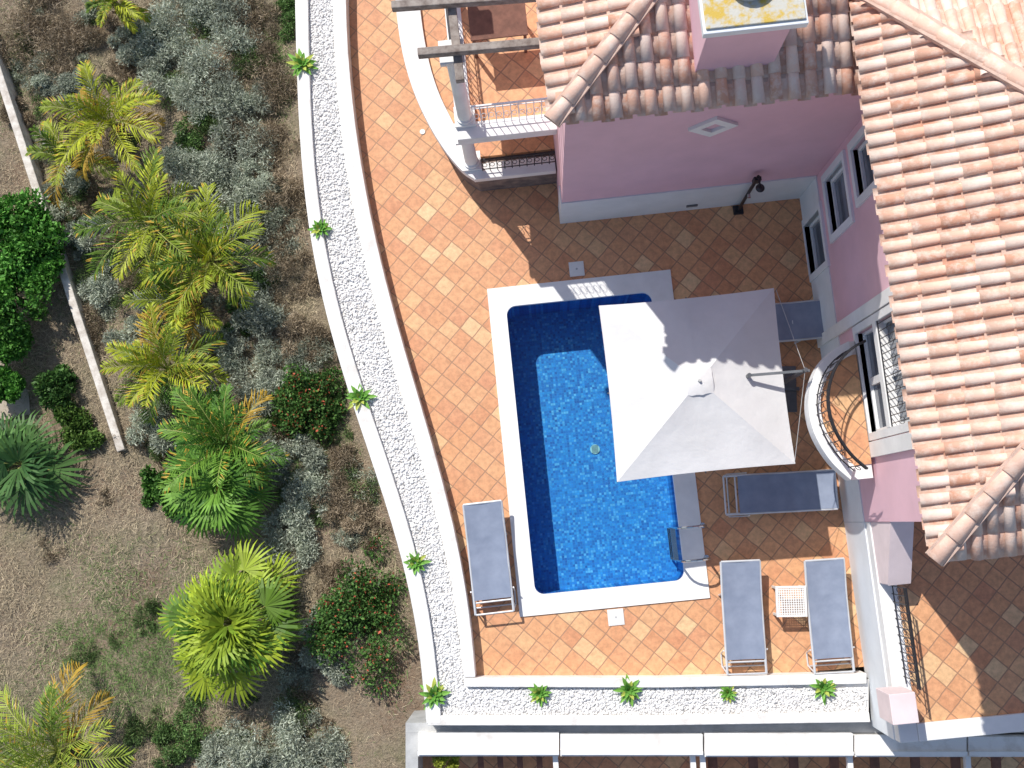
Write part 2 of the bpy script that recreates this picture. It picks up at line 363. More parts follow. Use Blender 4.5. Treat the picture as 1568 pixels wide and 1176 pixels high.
# ------------------------------------------------------------ roof tiles
def cross_tiles(name,u0,v0,eu,ev,uu,uv,length,depth,z0,slope,clip,parent,tw=.2,ex=.3,lift=.035,gain=1.0):
    V=[];Q=[];C=[]; sc=math.sqrt(1+slope*slope)
    def pt(a,s,h):
        return (u0+eu*a+uu*(s-h*slope/sc), v0+ev*a+uv*(s-h*slope/sc), z0+s*slope+h/sc)
    rows=int(depth/ex)+1; cols=int(length/tw)+1; low=.008
    pal=[(.70,.40,.285),(.75,.47,.35),(.80,.54,.42),(.67,.35,.235),(.76,.50,.38),(.72,.42,.30)]
    rr1=tw*.37; rr2=tw*.30
    for j in range(cols):
        jit=random.uniform(-.02,.02)
        for i in range(rows):
            s0=i*ex-.06+jit; a0=j*tw
            cu_=u0+eu*(a0+tw/2)+uu*(s0+ex/2); cv_=v0+ev*(a0+tw/2)+uv*(s0+ex/2)
            if not clip(cu_,cv_): continue
            col=np.array(random.choice(pal))*random.uniform(.88,1.1)*gain
            if random.random()<.28: col=col*.5+np.array((.82,.70,.62))*.5
            s1=s0+ex*1.18; ac=a0+tw*.5+random.uniform(-.005,.005); tilt=random.uniform(-.006,.006)
            K=8; b0=len(V)
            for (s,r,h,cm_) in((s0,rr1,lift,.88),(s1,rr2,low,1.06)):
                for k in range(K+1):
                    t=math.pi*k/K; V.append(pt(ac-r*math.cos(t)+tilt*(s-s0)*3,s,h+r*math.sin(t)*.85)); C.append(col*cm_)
            for k in range(K): Q.append((b0+k,b0+k+1,b0+K+1+k+1,b0+K+1+k))
            b1=len(V); ri=rr1-.016
            for k in range(K+1):
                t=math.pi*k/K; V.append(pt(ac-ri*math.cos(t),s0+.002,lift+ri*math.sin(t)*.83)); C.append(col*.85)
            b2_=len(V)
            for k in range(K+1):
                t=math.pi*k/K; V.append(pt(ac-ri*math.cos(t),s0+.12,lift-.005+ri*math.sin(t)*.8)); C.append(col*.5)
            for k in range(K): Q.append((b0+k,b1+k,b1+k+1,b0+k+1)); Q.append((b1+k,b2_+k,b2_+k+1,b1+k+1))
            col2=np.array(random.choice(pal))*random.uniform(.78,1.0)*gain; b3=len(V); pr_=tw*.375
            for (s,r,h) in((s0-.02,pr_,lift+.008),(s1-.02,pr_,.012)):
                for k in range(6):
                    t=math.pi*k/5; V.append(pt(ac+tw/2-r*math.cos(t),s,h-r*.32*math.sin(t))); C.append(col2)
            for k in range(5): Q.append((b3+k,b3+k+1,b3+6+k+1,b3+6+k))
            b4=len(V)
            for k in range(6):
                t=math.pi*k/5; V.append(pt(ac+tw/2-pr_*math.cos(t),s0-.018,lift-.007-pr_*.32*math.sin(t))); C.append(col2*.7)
            for k in range(5): Q.append((b3+k,b4+k,b4+k+1,b3+k+1))
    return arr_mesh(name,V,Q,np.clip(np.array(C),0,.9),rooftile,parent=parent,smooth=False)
def ridge(name,p0,p1,parent,r=.10):
    p0=Vector(p0);p1=Vector(p1);d=p1-p0;L=d.length;d.normalize(); sd_=Vector((-d.y,d.x,0)).normalized(); up=d.cross(sd_); up=up if up.z>0 else -up
    V=[];Q=[];C=[];k=int(L/.33)
    for i in range(k):
        a=p0+d*(i*.33); b_=p0+d*(i*.33+.40); col=np.array((.74,.48,.37))*random.uniform(.85,1.1)
        o_=len(V)
        for p,rr,h in((a,r*1.08,.075),(b_,r*.9,.05)):
            for t in range(11):
                th=math.pi*t/10; V.append(p+sd_*(rr*math.cos(th))+up*(rr*.9*math.sin(th)+h)); C.append(col)
        for t in range(10): Q.append((o_+t,o_+t+1,o_+11+t+1,o_+11+t))
        o2=len(V)
        for t in range(11):
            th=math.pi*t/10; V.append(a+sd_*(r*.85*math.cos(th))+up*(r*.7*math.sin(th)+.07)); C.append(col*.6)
        for t in range(10): Q.append((o_+t,o2+t,o2+t+1,o_+t+1))
    o=arr_mesh(name,V,Q,np.array(C),rooftile,parent=parent)
    m_=MB(); m_.beam(p0+up*.06,p1+up*.06,.25,.06,mortar); m_.obj(name+"_mortar",parent=parent)
SL=.30; SN=.24
# ------------------------------------------------------------ villa
villa=empty("pink_villa")
ZE=6.0; ZR=6.25
WU=(LP(1235,303)[0]+LP(1310,985)[0])/2
WV=LP(1000,326)[1]; WUL=LP(859,340)[0]
EV=LP(1100,157,ZE)[1]; EUL=LP(848,178,ZE)[0]
EUR=(LP(1420,840,ZR)[0]+LP(1345,200,ZR)[0])/2; EVS=LP(1425,852,ZR)[1]; EVN=LP(1318,-20,ZR)[1]
WV=max(WV,EV+.22)
SVW=EVS+.35
def wall_u(mb,u,t,v0,v1,z0,z1,ops,mt,band=None):
    vb=sorted({v0,v1}|{x for o in ops for x in o[:2]}); zb=sorted({z0,z1}|{x for o in ops for x in o[2:4]}|({band} if band else set()))
    for a,b_ in zip(vb[:-1],vb[1:]):
        for c,d in zip(zb[:-1],zb[1:]):
            mv,mz=(a+b_)/2,(c+d)/2
            if any(o[0]<mv<o[1] and o[2]<mz<o[3] for o in ops): continue
            bb=band and mz<band
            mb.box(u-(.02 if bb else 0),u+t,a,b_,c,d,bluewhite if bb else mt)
mb=MB()
w1=(LP(1300,345,2.3)[1],LP(1280,262,2.3)[1],1.75,2.9)
w2=(LP(1340,290,3.8)[1],LP(1325,215,3.8)[1],3.4,4.3)
dr=(LP(1250,408,.8)[1],LP(1245,330,.8)[1],.05,1.2)
ZB=2.3
bd=(LP(1362,655,3.3)[1],LP(1362,492,3.3)[1],ZB+.02,ZB+2.15)
gd=(LP(1290,700,.9)[1],LP(1290,560,.9)[1],.02,2.0)
ops=[w1,w2,dr,bd,gd]
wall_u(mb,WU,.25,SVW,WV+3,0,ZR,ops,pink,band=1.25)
mb.box(WU+.251,11,SVW+.001,SVW+.25,0,ZR,pink)
mb.obj("west_wall",parent=villa)
mb=MB()
for o in ops:
    v0,v1,z0,z1=o; t=.12
    mb.box(WU+.12,WU+.14,v0,v1,z0,z1,glass)
    for a,b_,c,d in((v0-t,v0,z0-t,z1+t),(v1,v1+t,z0-t,z1+t),(v0,v1,z1,z1+t),(v0,v1,z0-t,z0)):
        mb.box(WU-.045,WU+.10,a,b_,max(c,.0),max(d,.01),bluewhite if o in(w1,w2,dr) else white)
    for a,b_,c,d in((v0,v0+.05,z0,z1),(v1-.05,v1,z0,z1),(v0+.05,v1-.05,z1-.05,z1),(v0+.05,v1-.05,z0,z0+.05)):
        mb.box(WU+.07,WU+.12,a,b_,c,d,frame)
    if o in(bd,gd): mb.box(WU+.07,WU+.119,(v0+v1)/2-.06,(v0+v1)/2+.06,z0+.06,z1-.06,frame)
v0,v1,z0,z1=bd
for k in range(0,14):
    vv=v0+.05+(v1-v0-.1)*k/13; mb.tube((WU-.03,vv,z0+1.15),(WU-.03,vv,z1-.02),.008,iron,6)
    if k%2==0:
        c=[(WU-.03,vv+.05*math.cos(t_*math.pi/4),z0+1.65+.12*math.sin(t_*math.pi/4)) for t_ in range(9)]; mb.path(c,.006,iron,4)
for zz in(z0+1.15,z1-.05): mb.tube((WU-.03,v0,zz),(WU-.03,v1,zz),.011,iron,6)
mb.box(WU-.05,WU+.118,v0,v1,z0+.95,z0+1.12,white)
mb.box(WU-.06,WU-.002,v0-.38,v0-.14,0,ZB+2.5,white); mb.box(WU-.06,WU-.002,v1+.14,v1+.34,0,ZB+2.5,white)
mb.obj("west_windows",parent=villa,bevel=.006)
mb=MB()
mb.box(WUL,WU+1,WV,WV+.3,1.3,ZE,pink); mb.box(WUL-.02,WU-.021,WV-.02,WV+.3,0,1.3,bluewhite)
mb.box(WUL,WUL+.3,WV+.301,WV+5,0,ZE,pink)
zd=4.42
cu_=LP(1090,178,zd)[0];cv_=WV-.05
dm=[(0,.36),(.36,0),(0,-.36),(-.36,0)]; di=[(x*.5,y*.5) for x,y in dm]
vs=[(cu_+x,cv_,zd+y) for x,y in dm]+[(cu_+x,cv_,zd+y) for x,y in di]+[(cu_+x,WV+.01,zd+y) for x,y in dm]+[(cu_+x,WV+.01,zd+y) for x,y in di]
fs=[]
for i in range(4):
    j=(i+1)%4; fs+=[(i,j,4+j,4+i),(i,8+i,8+j,j),(4+i,4+j,12+j,12+i)]
mb.add(vs,fs,white)
mb.obj("north_wing_walls",parent=villa)
mb=MB()
mb.box(EUL+.06,EUR+.3,EV+.06,WV-.002,ZE-.12,ZE-.02,pink); mb.box(EUL+.06,WUL-.002,WV,WV+5,ZE-.12,ZE-.02,pink)
mb.box(EUR+.06,WU-.002,EVS+.06,EVN-.06,ZR-.14,ZR-.02,pink); mb.box(WU,12,EVS+.06,SVW-.002,ZR-.14,ZR-.02,pink)
mb.obj("eaves",parent=villa,bevel=.02)
D=4.0
mb=MB()
p=[(EUL,EV,ZE),(EUR+2.0,EV,ZE),(EUR+2.0,EV+D,ZE+D*SN),(EUL+D,EV+D,ZE+D*SN),(EUL,EV+D+3,ZE),(EUL+D,EV+D+3,ZE+D*SN)]
mb.add([(x,y,z-.01) for x,y,z in p],[(0,1,2,3),(0,3,5,4)],mortar); mb.obj("north_roof_deck",parent=villa)
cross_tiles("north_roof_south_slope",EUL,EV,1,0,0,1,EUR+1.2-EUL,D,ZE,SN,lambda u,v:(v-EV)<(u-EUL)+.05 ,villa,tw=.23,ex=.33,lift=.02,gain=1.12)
cross_tiles("north_roof_west_slope",EUL,EV,0,1,1,0,5.5,D,ZE,SN,lambda u,v:(u-EUL)<(v-EV)+.05,villa,tw=.21)
ridge("north_hip",(EUL-.03,EV-.03,ZE+.02),(EUL+D,EV+D,ZE+D*SN),villa)
Lr=EVN-EVS; D2=Lr/2; zt2=ZR+D2*SL
mb=MB()
p=[(EUR,EVS,ZR),(EUR,EVN,ZR),(EUR+D2,EVS+D2,zt2),(EUR+10,EVS,ZR),(EUR+10,EVS+D2,zt2),(EUR+10,EVN,ZR)]
mb.add([(x,y,z-.01) for x,y,z in p],[(1,0,2),(0,3,4,2),(2,4,5,1)],mortar)
mb.obj("main_roof_deck",parent=villa)
cross_tiles("main_roof_west_slope",EUR,EVS,0,1,1,0,Lr,D2,ZR,SL,lambda u,v:(u-EUR)<(v-EVS)+.05 and (u-EUR)<(EVN-v)+.05,villa,tw=.195,ex=.32)
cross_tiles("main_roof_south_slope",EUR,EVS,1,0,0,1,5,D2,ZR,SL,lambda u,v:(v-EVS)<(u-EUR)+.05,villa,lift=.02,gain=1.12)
cross_tiles("main_roof_north_slope",EUR,EVN,1,0,0,-1,5,D2,ZR,SL,lambda u,v:(EVN-v)<(u-EUR)+.05,villa)
ridge("main_hip_south",(EUR-.03,EVS-.03,ZR+.02),(EUR+D2,EVS+D2,zt2),villa,.10)
ridge("main_hip_north",(EUR-.03,EVN+.03,ZR+.02),(EUR+D2,EVN-D2,zt2),villa,.09)
mb=MB()
cA=LP(1066,106,6.2); cB=LP(1188,103,6.2)
mb.box(cA[0],cB[0],cA[1],cA[1]+.95,5.9,7.35,pink)
mb.box(cA[0]-.09,cB[0]+.13,cA[1]-.1,cA[1]+1.05,7.35,7.47,bluewhite)
mb.box(cA[0]-.06,cB[0]+.10,cA[1]-.05,cA[1]+1.0,7.47,7.50,lichen)
mb.tube(((cA[0]+cB[0])/2,cA[1]+.5,7.5),((cA[0]+cB[0])/2,cA[1]+.5,7.62),.28,concrete,24)
mb.obj("chimney",parent=villa,bevel=.01)
bc=[(1300,522),(1278,533),(1255,556),(1242,585),(1237,618),(1242,652),(1255,682),(1276,712),(1303,735)]
bp_=[LP(x,y,ZB+.08) for x,y in bc]
def chaik(p,n=2):
    for _ in range(n):
        o=[p[0]]
        for a,b_ in zip(p[:-1],p[1:]): o+=[(a[0]*.75+b_[0]*.25,a[1]*.75+b_[1]*.25),(a[0]*.25+b_[0]*.75,a[1]*.25+b_[1]*.75)]
        p=o+[p[-1]]
    return p
bp_=chaik(bp_); vt,vbm=bp_[0][1],bp_[-1][1]
cm=((WU),(vt+vbm)/2)
def inset(p,f): return [(cm[0]+(x-cm[0])*f,cm[1]+(y-cm[1])*f) for x,y in p]
full=[(WU-.062,vt)]+bp_+[(WU-.062,vbm)]
mb=MB(); mb.prism(full,ZB-.22,ZB-.02,white); fin=inset(bp_,.80)
mb.strip(bp_,fin,ZB-.02,ZB+.08,white); mb.obj("balcony_slab",parent=villa,bevel=.008)
mb=MB(); ff=[(WU-.064,fin[0][1])]+fin+[(WU-.064,fin[-1][1])]; mb.prism(ff,ZB-.018,ZB+.003,terra); mb.obj("balcony_floor",parent=villa)
def railing(name,pl,z0,h,parent,mt=iron,sp=.11,scroll=True):
    m_=MB()
    pts=[Vector((x,y,0)) for x,y in pl]
    for zz,r in((z0+h,.020),(z0+.08,.010),(z0+h-.1,.010)): m_.path([(p.x,p.y,zz) for p in pts],r,mt,6)
    L=0; nxt=0
    for a,b_ in zip(pts[:-1],pts[1:]):
        l_=(b_-a).length
        while nxt<=L+l_:
            p=a.lerp(b_,(nxt-L)/l_); m_.tube((p.x,p.y,z0),(p.x,p.y,z0+h),.0085,mt,6)
            if scroll:
                dd=(b_-a).normalized(); c=[]
                for k in range(9):
                    t=2*math.pi*k/8; c.append((p.x+dd.x*(.05+.04*math.cos(t)),p.y+dd.y*(.05+.04*math.cos(t)),z0+h*.5+.10*math.sin(t)))
                m_.path(c,.006,mt,4)
            nxt+=sp
        L+=l_
    return m_.obj(name,parent=parent)
railing("balcony_railing",inset(bp_,.88),ZB+.08,.8,villa,sp=.16)
# ------------------------------------------------------------ veranda and pergola at upper left
ver=empty("veranda")
ZV=.85
vc=[(603,-60),(606,15),(618,95),(640,160),(672,220),(705,262),(728,276)]
vp=chaik([LP(x,y,ZV) for x,y in vc])
vi=chaik([LP(x,y,ZV) for x,y in [(640,-60),(643,15),(655,90),(672,145),(695,190),(712,225),(728,240)]])
mb=MB()
bi=[(x+.05,y+.05) for x,y in vp]
mb.prism(bi+[(WUL-.003,bi[-1][1]),(WUL-.003,vp[0][1])],0,ZV-.121,stone); mb.obj("stone_base",parent=ver)
mb=MB(); mb.strip(vp,vi,ZV-.12,ZV+.05,white)
mb.box(vp[-1][0]-.02,WUL-.024,vp[-1][1]-.0,vp[-1][1]+.28,ZV-.12,ZV+.046,white); mb.obj("parapet_cap",parent=ver,bevel=.01)
mb=MB(); mb.prism([(x-.01,y) for x,y in vi]+[(WUL-.003,vi[-1][1]),(WUL-.003,vi[0][1])],ZV-.12,ZV-.03,terra); mb.obj("lower_floor",parent=ver)
yv=vp[-1][1]+.14
railing("lower_railing",[(vp[-1][0]+.15,yv),(WUL-.03,yv)],ZV+.05,.6,ver,sp=.13)
cx_,cy_=LP(722,248,ZV+.05)
mb=MB()
def column(m_,x,y,z0,z1,r=.115):
    m_.box(x-r*1.45,x+r*1.45,y-r*1.45,y+r*1.45,z0,z0+.07,white); m_.tube((x,y,z0+.07),(x,y,z0+.12),r*1.3,white,24); m_.tube((x,y,z0+.12),(x,y,z1-.14),r,white,28,r*.88)
    m_.tube((x,y,z1-.14),(x,y,z1-.08),r*1.0,white,24,r*1.35); m_.box(x-r*1.5,x+r*1.5,y-r*1.5,y+r*1.5,z1-.08,z1,white)
ZU=2.65
column(mb,cx_,cy_,ZV+.05,ZU-.25); ux,uy=LP(712,180,ZU); column(mb,ux,uy,ZU,5.2); column(mb,ux-.35,uy+2.6,ZU,5.2)
mb.obj("columns",parent=ver,smooth=True)
us0=LP(698,190,ZU)[0]; vs0=LP(780,206,ZU)[1]
mb=MB(); mb.box(us0,WUL-.004,vs0,vs0+.28,ZU-.25,ZU,white)
mb.box(us0+.0,us0+.26,vs0+.282,vs0+3.4,ZU-.25,ZU,white); mb.obj("terrace_beam",parent=ver,bevel=.012)
mb=MB(); mb.box(us0+.262,WUL-.004,vs0+.282,vs0+5.5,ZU-.2,ZU-.03,terra); mb.obj("upper_floor",parent=ver)
railing("upper_railing",[(us0+.3,vs0+.2),(EUL+.05,vs0+.2)],ZU,.85,ver,mt=frame,sp=.12)
railing("upper_side_railing",[(us0+.1,vs0+.3),(us0+.05,vs0+3.3)],ZU,.85,ver,sp=.12)
mb=MB()
def bpx(a,b_,z,w=.11,h=.14):
    p0=LP(*a,z);p1=LP(*b_,z); mb.beam((p0[0],p0[1],z),(p1[0],p1[1],z),w,h,wood)
bpx((640,82),(826,66),5.42); bpx((600,10),(826,-6),5.42); bpx((705,125),(684,-60),5.29,.12,.12); bpx((640,-60),(826,-72),5.42)
mb.obj("pergola_beams",parent=ver,bevel=.01)
mb=MB(); tu,tv=LP(762,30,ZU+.7)
mb.box(tu-.45,tu+.45,tv-.3,tv+.3,ZU+.68,ZU+.71,dwood)
for a in(-.4,.4):
    for b_ in(-.25,.25): mb.box(tu+a-.025,tu+a+.025,tv+b_-.025,tv+b_+.025,ZU-.03,ZU+.68,dwood)
mb.obj("terrace_table",bevel=.005)
u,v=LP(1130,322); v=WV-.12
mb=MB(); mb.box(-.09,.09,-.08,.08,0,.04,iron); mb.tube((0,0,.04),(0,0,2.0),.03,iron,14); mb.tube((0,0,2.0),(0,-.2,2.06),.016,iron,10); mb.tube((0,-.2,2.06),(0,-.2,2.02),.03,iron,16,.075); mb.tube((0,-.03,1.1),(0,-.09,1.1),.03,steel,12); mb.box(-.06,.06,-.045,.02,1.75,1.95,iron)
mb.obj("outdoor_shower",loc=W(u,v),rz=A,smooth=True)
mb=MB(); u,_=LP(1055,314); mb.box(u-.1,u+.1,WV-.05,WV-.022,.30,.36,grey); mb.obj("wall_vent")
# ------------------------------------------------------------ raised patio, lower right
pat=empty("raised_patio")
ZP=1.5
vsb=LP(1480,1100,ZP)[1]
mb=MB(); mb.box(WU+.30,14,vsb+.0,SVW-.003,ZP-.2,ZP-.03,terra); mb.obj("floor",parent=pat)
mb=MB(); vr0=LP(1350,893,ZP)[1]
mb.box(WU-.0,WU+.298,vsb-.28,SVW-.003,1.25,ZP,white); mb.box(WU-.02,WU+.298,vsb-.28,SVW-.003,0,1.249,bluewhite)
mb.box(WU+.3,14,vsb-.28,vsb-.003,-2,ZP+.02,white)
u0_=WU+.02;u1_=WU+.36
mb.add([(u0_,SVW-.004,ZP),(u1_,SVW-.004,ZP),(u1_,vr0,ZP),(u0_,vr0,ZP),(u0_,SVW-.004,2.6),(u1_,SVW-.004,2.6),(u1_,vr0,2.0),(u0_,vr0,2.0)],[(4,5,6,7)[::-1],(0,4,7,3),(1,2,6,5),(3,7,6,2),(0,1,5,4)],sunlitpink)
pu,pv=LP(1386,1086,2.25)
mb.box(pu-.20,pu+.20,pv-.23,pv+.23,ZP,2.2,sunlitpink)
mb.obj("parapet",parent=pat,bevel=.01)
railing("patio_railing",[(WU+.2,vr0-.05),(WU+.2,pv+.26)],ZP,.75,pat,sp=.13)
# ------------------------------------------------------------ lower neighbour terrace
nb=empty("lower_terrace")
mb=MB(); Z0=.1
segs=[(640,856,1122,1158),(858,1076,1124,1158),(1079,1306,1123,1159),(1309,1480,1126,1159),(1483,1640,1128,1159)]
for a,b_,c,d in segs:
    p0=LP(a,c,Z0);p1=LP(b_,c,Z0);p2=LP(b_,d,Z0);p3=LP(a,d,Z0)
    mb.prism([p3,p2,p1,p0],-.5,Z0,whitecap)
    p0=LP(a,d-9,Z0);p1=LP(b_,d-9,Z0);p2=LP(b_,d-3,Z0);p3=LP(a,d-3,Z0); mb.prism([p3,p2,p1,p0],Z0,Z0+.05,white)
mb.obj("parapet",parent=nb,bevel=.012)
mb=MB()
p2=[LP(621,1122,-.05),LP(1700,1122,-.05),LP(1700,1100,-.05),LP(621,1107,-.05)]
mb.prism(p2,-3,-.05,concrete)
p2=[LP(621,1260,-.05),LP(640,1260,-.05),LP(640,1120,-.05),LP(621,1120,-.05)]; mb.prism(p2,-3,-.055,concrete)
mb.obj("ledge",parent=nb)
mb=MB(); p=[LP(640,1400,-.8),LP(1750,1400,-.8),LP(1750,1130,-.8),LP(640,1130,-.8)]; mb.prism(p,-1.9,-.8,terra); mb.obj("floor",parent=nb)
mb=MB()
for x in (850,1060,1075,1300,1480):
    p0=LP(x,1155,-.15);p1=LP(x+10,1300,-.15); mb.beam((p0[0],p0[1],-.15),(p1[0],p1[1],-.15),.09,.12,white)
for x in range(735,845,30):
    p0=LP(x,1150,-.3);p1=LP(x+10,1300,-.3); mb.beam((p0[0],p0[1],-.3),(p1[0],p1[1],-.3),.10,.04,dwood)
for x in range(1090,1560,62):
    p0=LP(x,1150,-.3);p1=LP(x+10,1300,-.3); mb.beam((p0[0],p0[1],-.3),(p1[0],p1[1],-.3),.16,.04,dwood)
mb.obj("slats",parent=nb)
# ------------------------------------------------------------ loungers
def lounger(px,py,ang,name="sun_lounger",back=8,L=1.92,Wd=.66):
    m_=MB(); h=.33; hw=Wd/2; y0,y1=-L/2,L/2; yb=y1-.68
    zb=lambda y: h if y<yb else h+(y-yb)*math.tan(math.radians(back))
    for s in(-1,1):
        m_.path([(s*hw,y0,h-.01),(s*hw,yb,h-.01),(s*hw,y1-.02,zb(y1)-.01)],.022,alu,8)
        for yy in(y0+.14,yb+.12):
            m_.tube((s*hw,yy,h),(s*(hw+.01),yy-.05,0),.018,alu,8)
        m_.path([(s*(hw+.04),y0+.40,h-.01),(s*(hw+.045),y0+.32,.03),(s*(hw+.04),y0+.10,.03),(s*hw,y0+.02,h-.02)],.014,alu,6)
    for yy in(y0,y0+.20,yb,): m_.tube((-hw,yy,h-.035 if yy>y0 else h-.01),(hw,yy,h-.035 if yy>y0 else h-.01),.016,alu,8)
    m_.tube((-hw,y1-.02,zb(y1)-.01),(hw,y1-.02,zb(y1)-.01),.02,alu,8)
    m_.tube((-hw,yb+.07,.05),(hw,yb+.07,.05),.014,alu,8); m_.tube((-hw,y0+.1,.05),(hw,y0+.1,.05),.014,alu,8)
    ny=30;nx=9;vs=[];fs=[]
    ys=[y0+.24+(y1-.03-(y0+.24))*j/ny for j in range(ny+1)]
    ph=random.uniform(0,6)
    for y in ys:
        for i in range(nx):
            x=-hw+.01+(Wd-.02)*i/(nx-1); sag=.035*(1-(x/hw)**2)*(1 if y<yb else .7)+.006*math.sin(y*9+ph+x*4)
            vs.append((x,y,zb(y)+.018-sag+random.uniform(-.0025,.0025)))
    for j in range(ny):
        for i in range(nx-1):
            a=j*nx+i; fs.append((a,a+1,a+nx+1,a+nx))
    m_.add(vs,fs,sling)
    p=P(px,py,.33); m_.obj(name,loc=(p.x,p.y,0),rz=ang,smooth=True)
lounger(748,853,math.radians(6.5)); lounger(1138,944,math.radians(2.5)); lounger(1269,942,math.radians(4))
lounger(1195,754,math.radians(-87)); lounger(1190,494,math.radians(-86))
mb=MB(); s_=.24; h=.40
for sx in(-1,1):
    mb.box(sx*s_-.02,sx*s_+.02,-s_-.02,s_+.02,h-.05,h,plastic); mb.box(-s_+.02,s_-.02,sx*s_-.02,sx*s_+.02,h-.05,h,plastic)
    for sy_ in(-1,1): mb.box(sx*(s_-.01)-.02,sx*(s_-.01)+.02,sy_*(s_-.01)-.02,sy_*(s_-.01)+.02,0,h-.05,plastic)
for k in range(-5,6):
    mb.box(k*.04-.009,k*.04+.009,-s_+.02,s_-.02,h-.02,h-.006,plastic); mb.box(-s_+.02,s_-.02,k*.04-.009,k*.04+.009,h-.022,h-.008,plastic)
p=P(1212,921,h); mb.obj("side_table",loc=(p.x,p.y,0),rz=math.radians(1),bevel=.004)
# ------------------------------------------------------------ umbrella
um=empty("cantilever_umbrella",rz=0)
ZK=2.1; RH=.40
cr=[P(917,468,ZK),P(1185,441,ZK),P(1218,710,ZK),P(945,738,ZK)]
cc=Vector((sum(c.x for c in cr)/4,sum(c.y for c in cr)/4,ZK+RH))
vs=[];fs=[];nr=26;ns=28
for k in range(4):
    a=cr[k];b_=cr[(k+1)%4];o_=len(vs)
    for i in range(nr+1):
        r=i/nr
        for j in range(ns+1):
            s=j/ns; e=a.lerp(b_,s); mid=4*s*(1-s)
            e2=e+(cc-e)*.018*mid
            p=cc+(e2-cc)*r; z=cc.z+(ZK-cc.z)*(r**.93)-.04*mid*r*(1-r)*2
            z-=.010*abs(math.sin(2*math.pi*s))*r
            z+=.003*math.sin(9*s+k*2+r*5)*(1-r)*r*3*mid
            vs.append((p.x,p.y,z))
    for i in range(nr):
        for j in range(ns):
            x=o_+i*(ns+1)+j; fs.append((x,x+1,x+ns+2,x+ns+1))
    o2=len(vs); base_i=o_+nr*(ns+1)
    for j in range(ns+1): x,y,z=vs[base_i+j]; vs.append((x,y,z-.05))
    for j in range(ns): fs.append((base_i+j,base_i+j+1,o2+j+1,o2+j))
mb=MB(); mb.add(vs,fs,canopy); mb.obj("canopy",parent=um,smooth=True)
mb=MB(); vs=[(cc.x,cc.y,cc.z+.02)]; n_=28
for i in range(n_):
    t=2*math.pi*i/n_; t2=t-A
    r=.22*(1/max(abs(math.cos(t2)),abs(math.sin(t2))))**.8*random.uniform(.95,1.04); vs.append((cc.x+r*math.cos(t),cc.y+r*math.sin(t),cc.z-RH*.165*(r/.24)**.9+.010+random.uniform(-.002,.005)))
mb.add(vs,[(0,1+i,1+(i+1)%n_) for i in range(n_)],canopy); mb.tube((cc.x,cc.y,cc.z+.01),(cc.x,cc.y,cc.z+.055),.03,concrete,12,.02)
mb.obj("vent_cap",parent=um,smooth=True)
mb=MB()
for k in range(4):
    a=cr[k];m2=(cr[k]+cr[(k+1)%4])/2
    mb.tube((cc.x,cc.y,cc.z-.06),(a.x,a.y,ZK-.03),.012,grey,6); mb.tube((cc.x,cc.y,cc.z-.06),(m2.x,m2.y,ZK-.05),.012,grey,6)
ps=P(1234,566,2.6); q_=P(1148,574,2.42)
mb.tube((ps.x,ps.y,.1),(ps.x,ps.y,2.6),.035,grey,14)
mb.beam((ps.x+.08,ps.y,2.50),(q_.x,q_.y,2.36),.04,.05,grey); mb.tube((q_.x,q_.y,2.22),(q_.x,q_.y,2.40),.035,grey,12)
mb.beam((q_.x,q_.y,2.16),(cc.x,cc.y,2.16),.04,.04,grey)
mb.tube((ps.x,ps.y,1.1),(q_.x,q_.y,2.15),.02,grey,8)
for dx,dy in((.45,0),(-.45,0),(0,.45),(0,-.45)): mb.beam((ps.x,ps.y,.08),(ps.x+dx,ps.y+dy,.08),.06,.05,grey)
c1=P(1188,443,ZK+.02); mb.tube(c1,(ps.x,ps.y,2.55),.005,concrete,5); c2=P(1217,706,ZK+.02); mb.tube(c2,(ps.x,ps.y,2.55),.005,concrete,5)
for sx in(-.21,.21):
    for sy_ in(-.21,.21): mb.box(ps.x+sx-.2,ps.x+sx+.2,ps.y+sy_-.2,ps.y+sy_+.2,.0,.045,grey)
mb.obj("mast",parent=um)
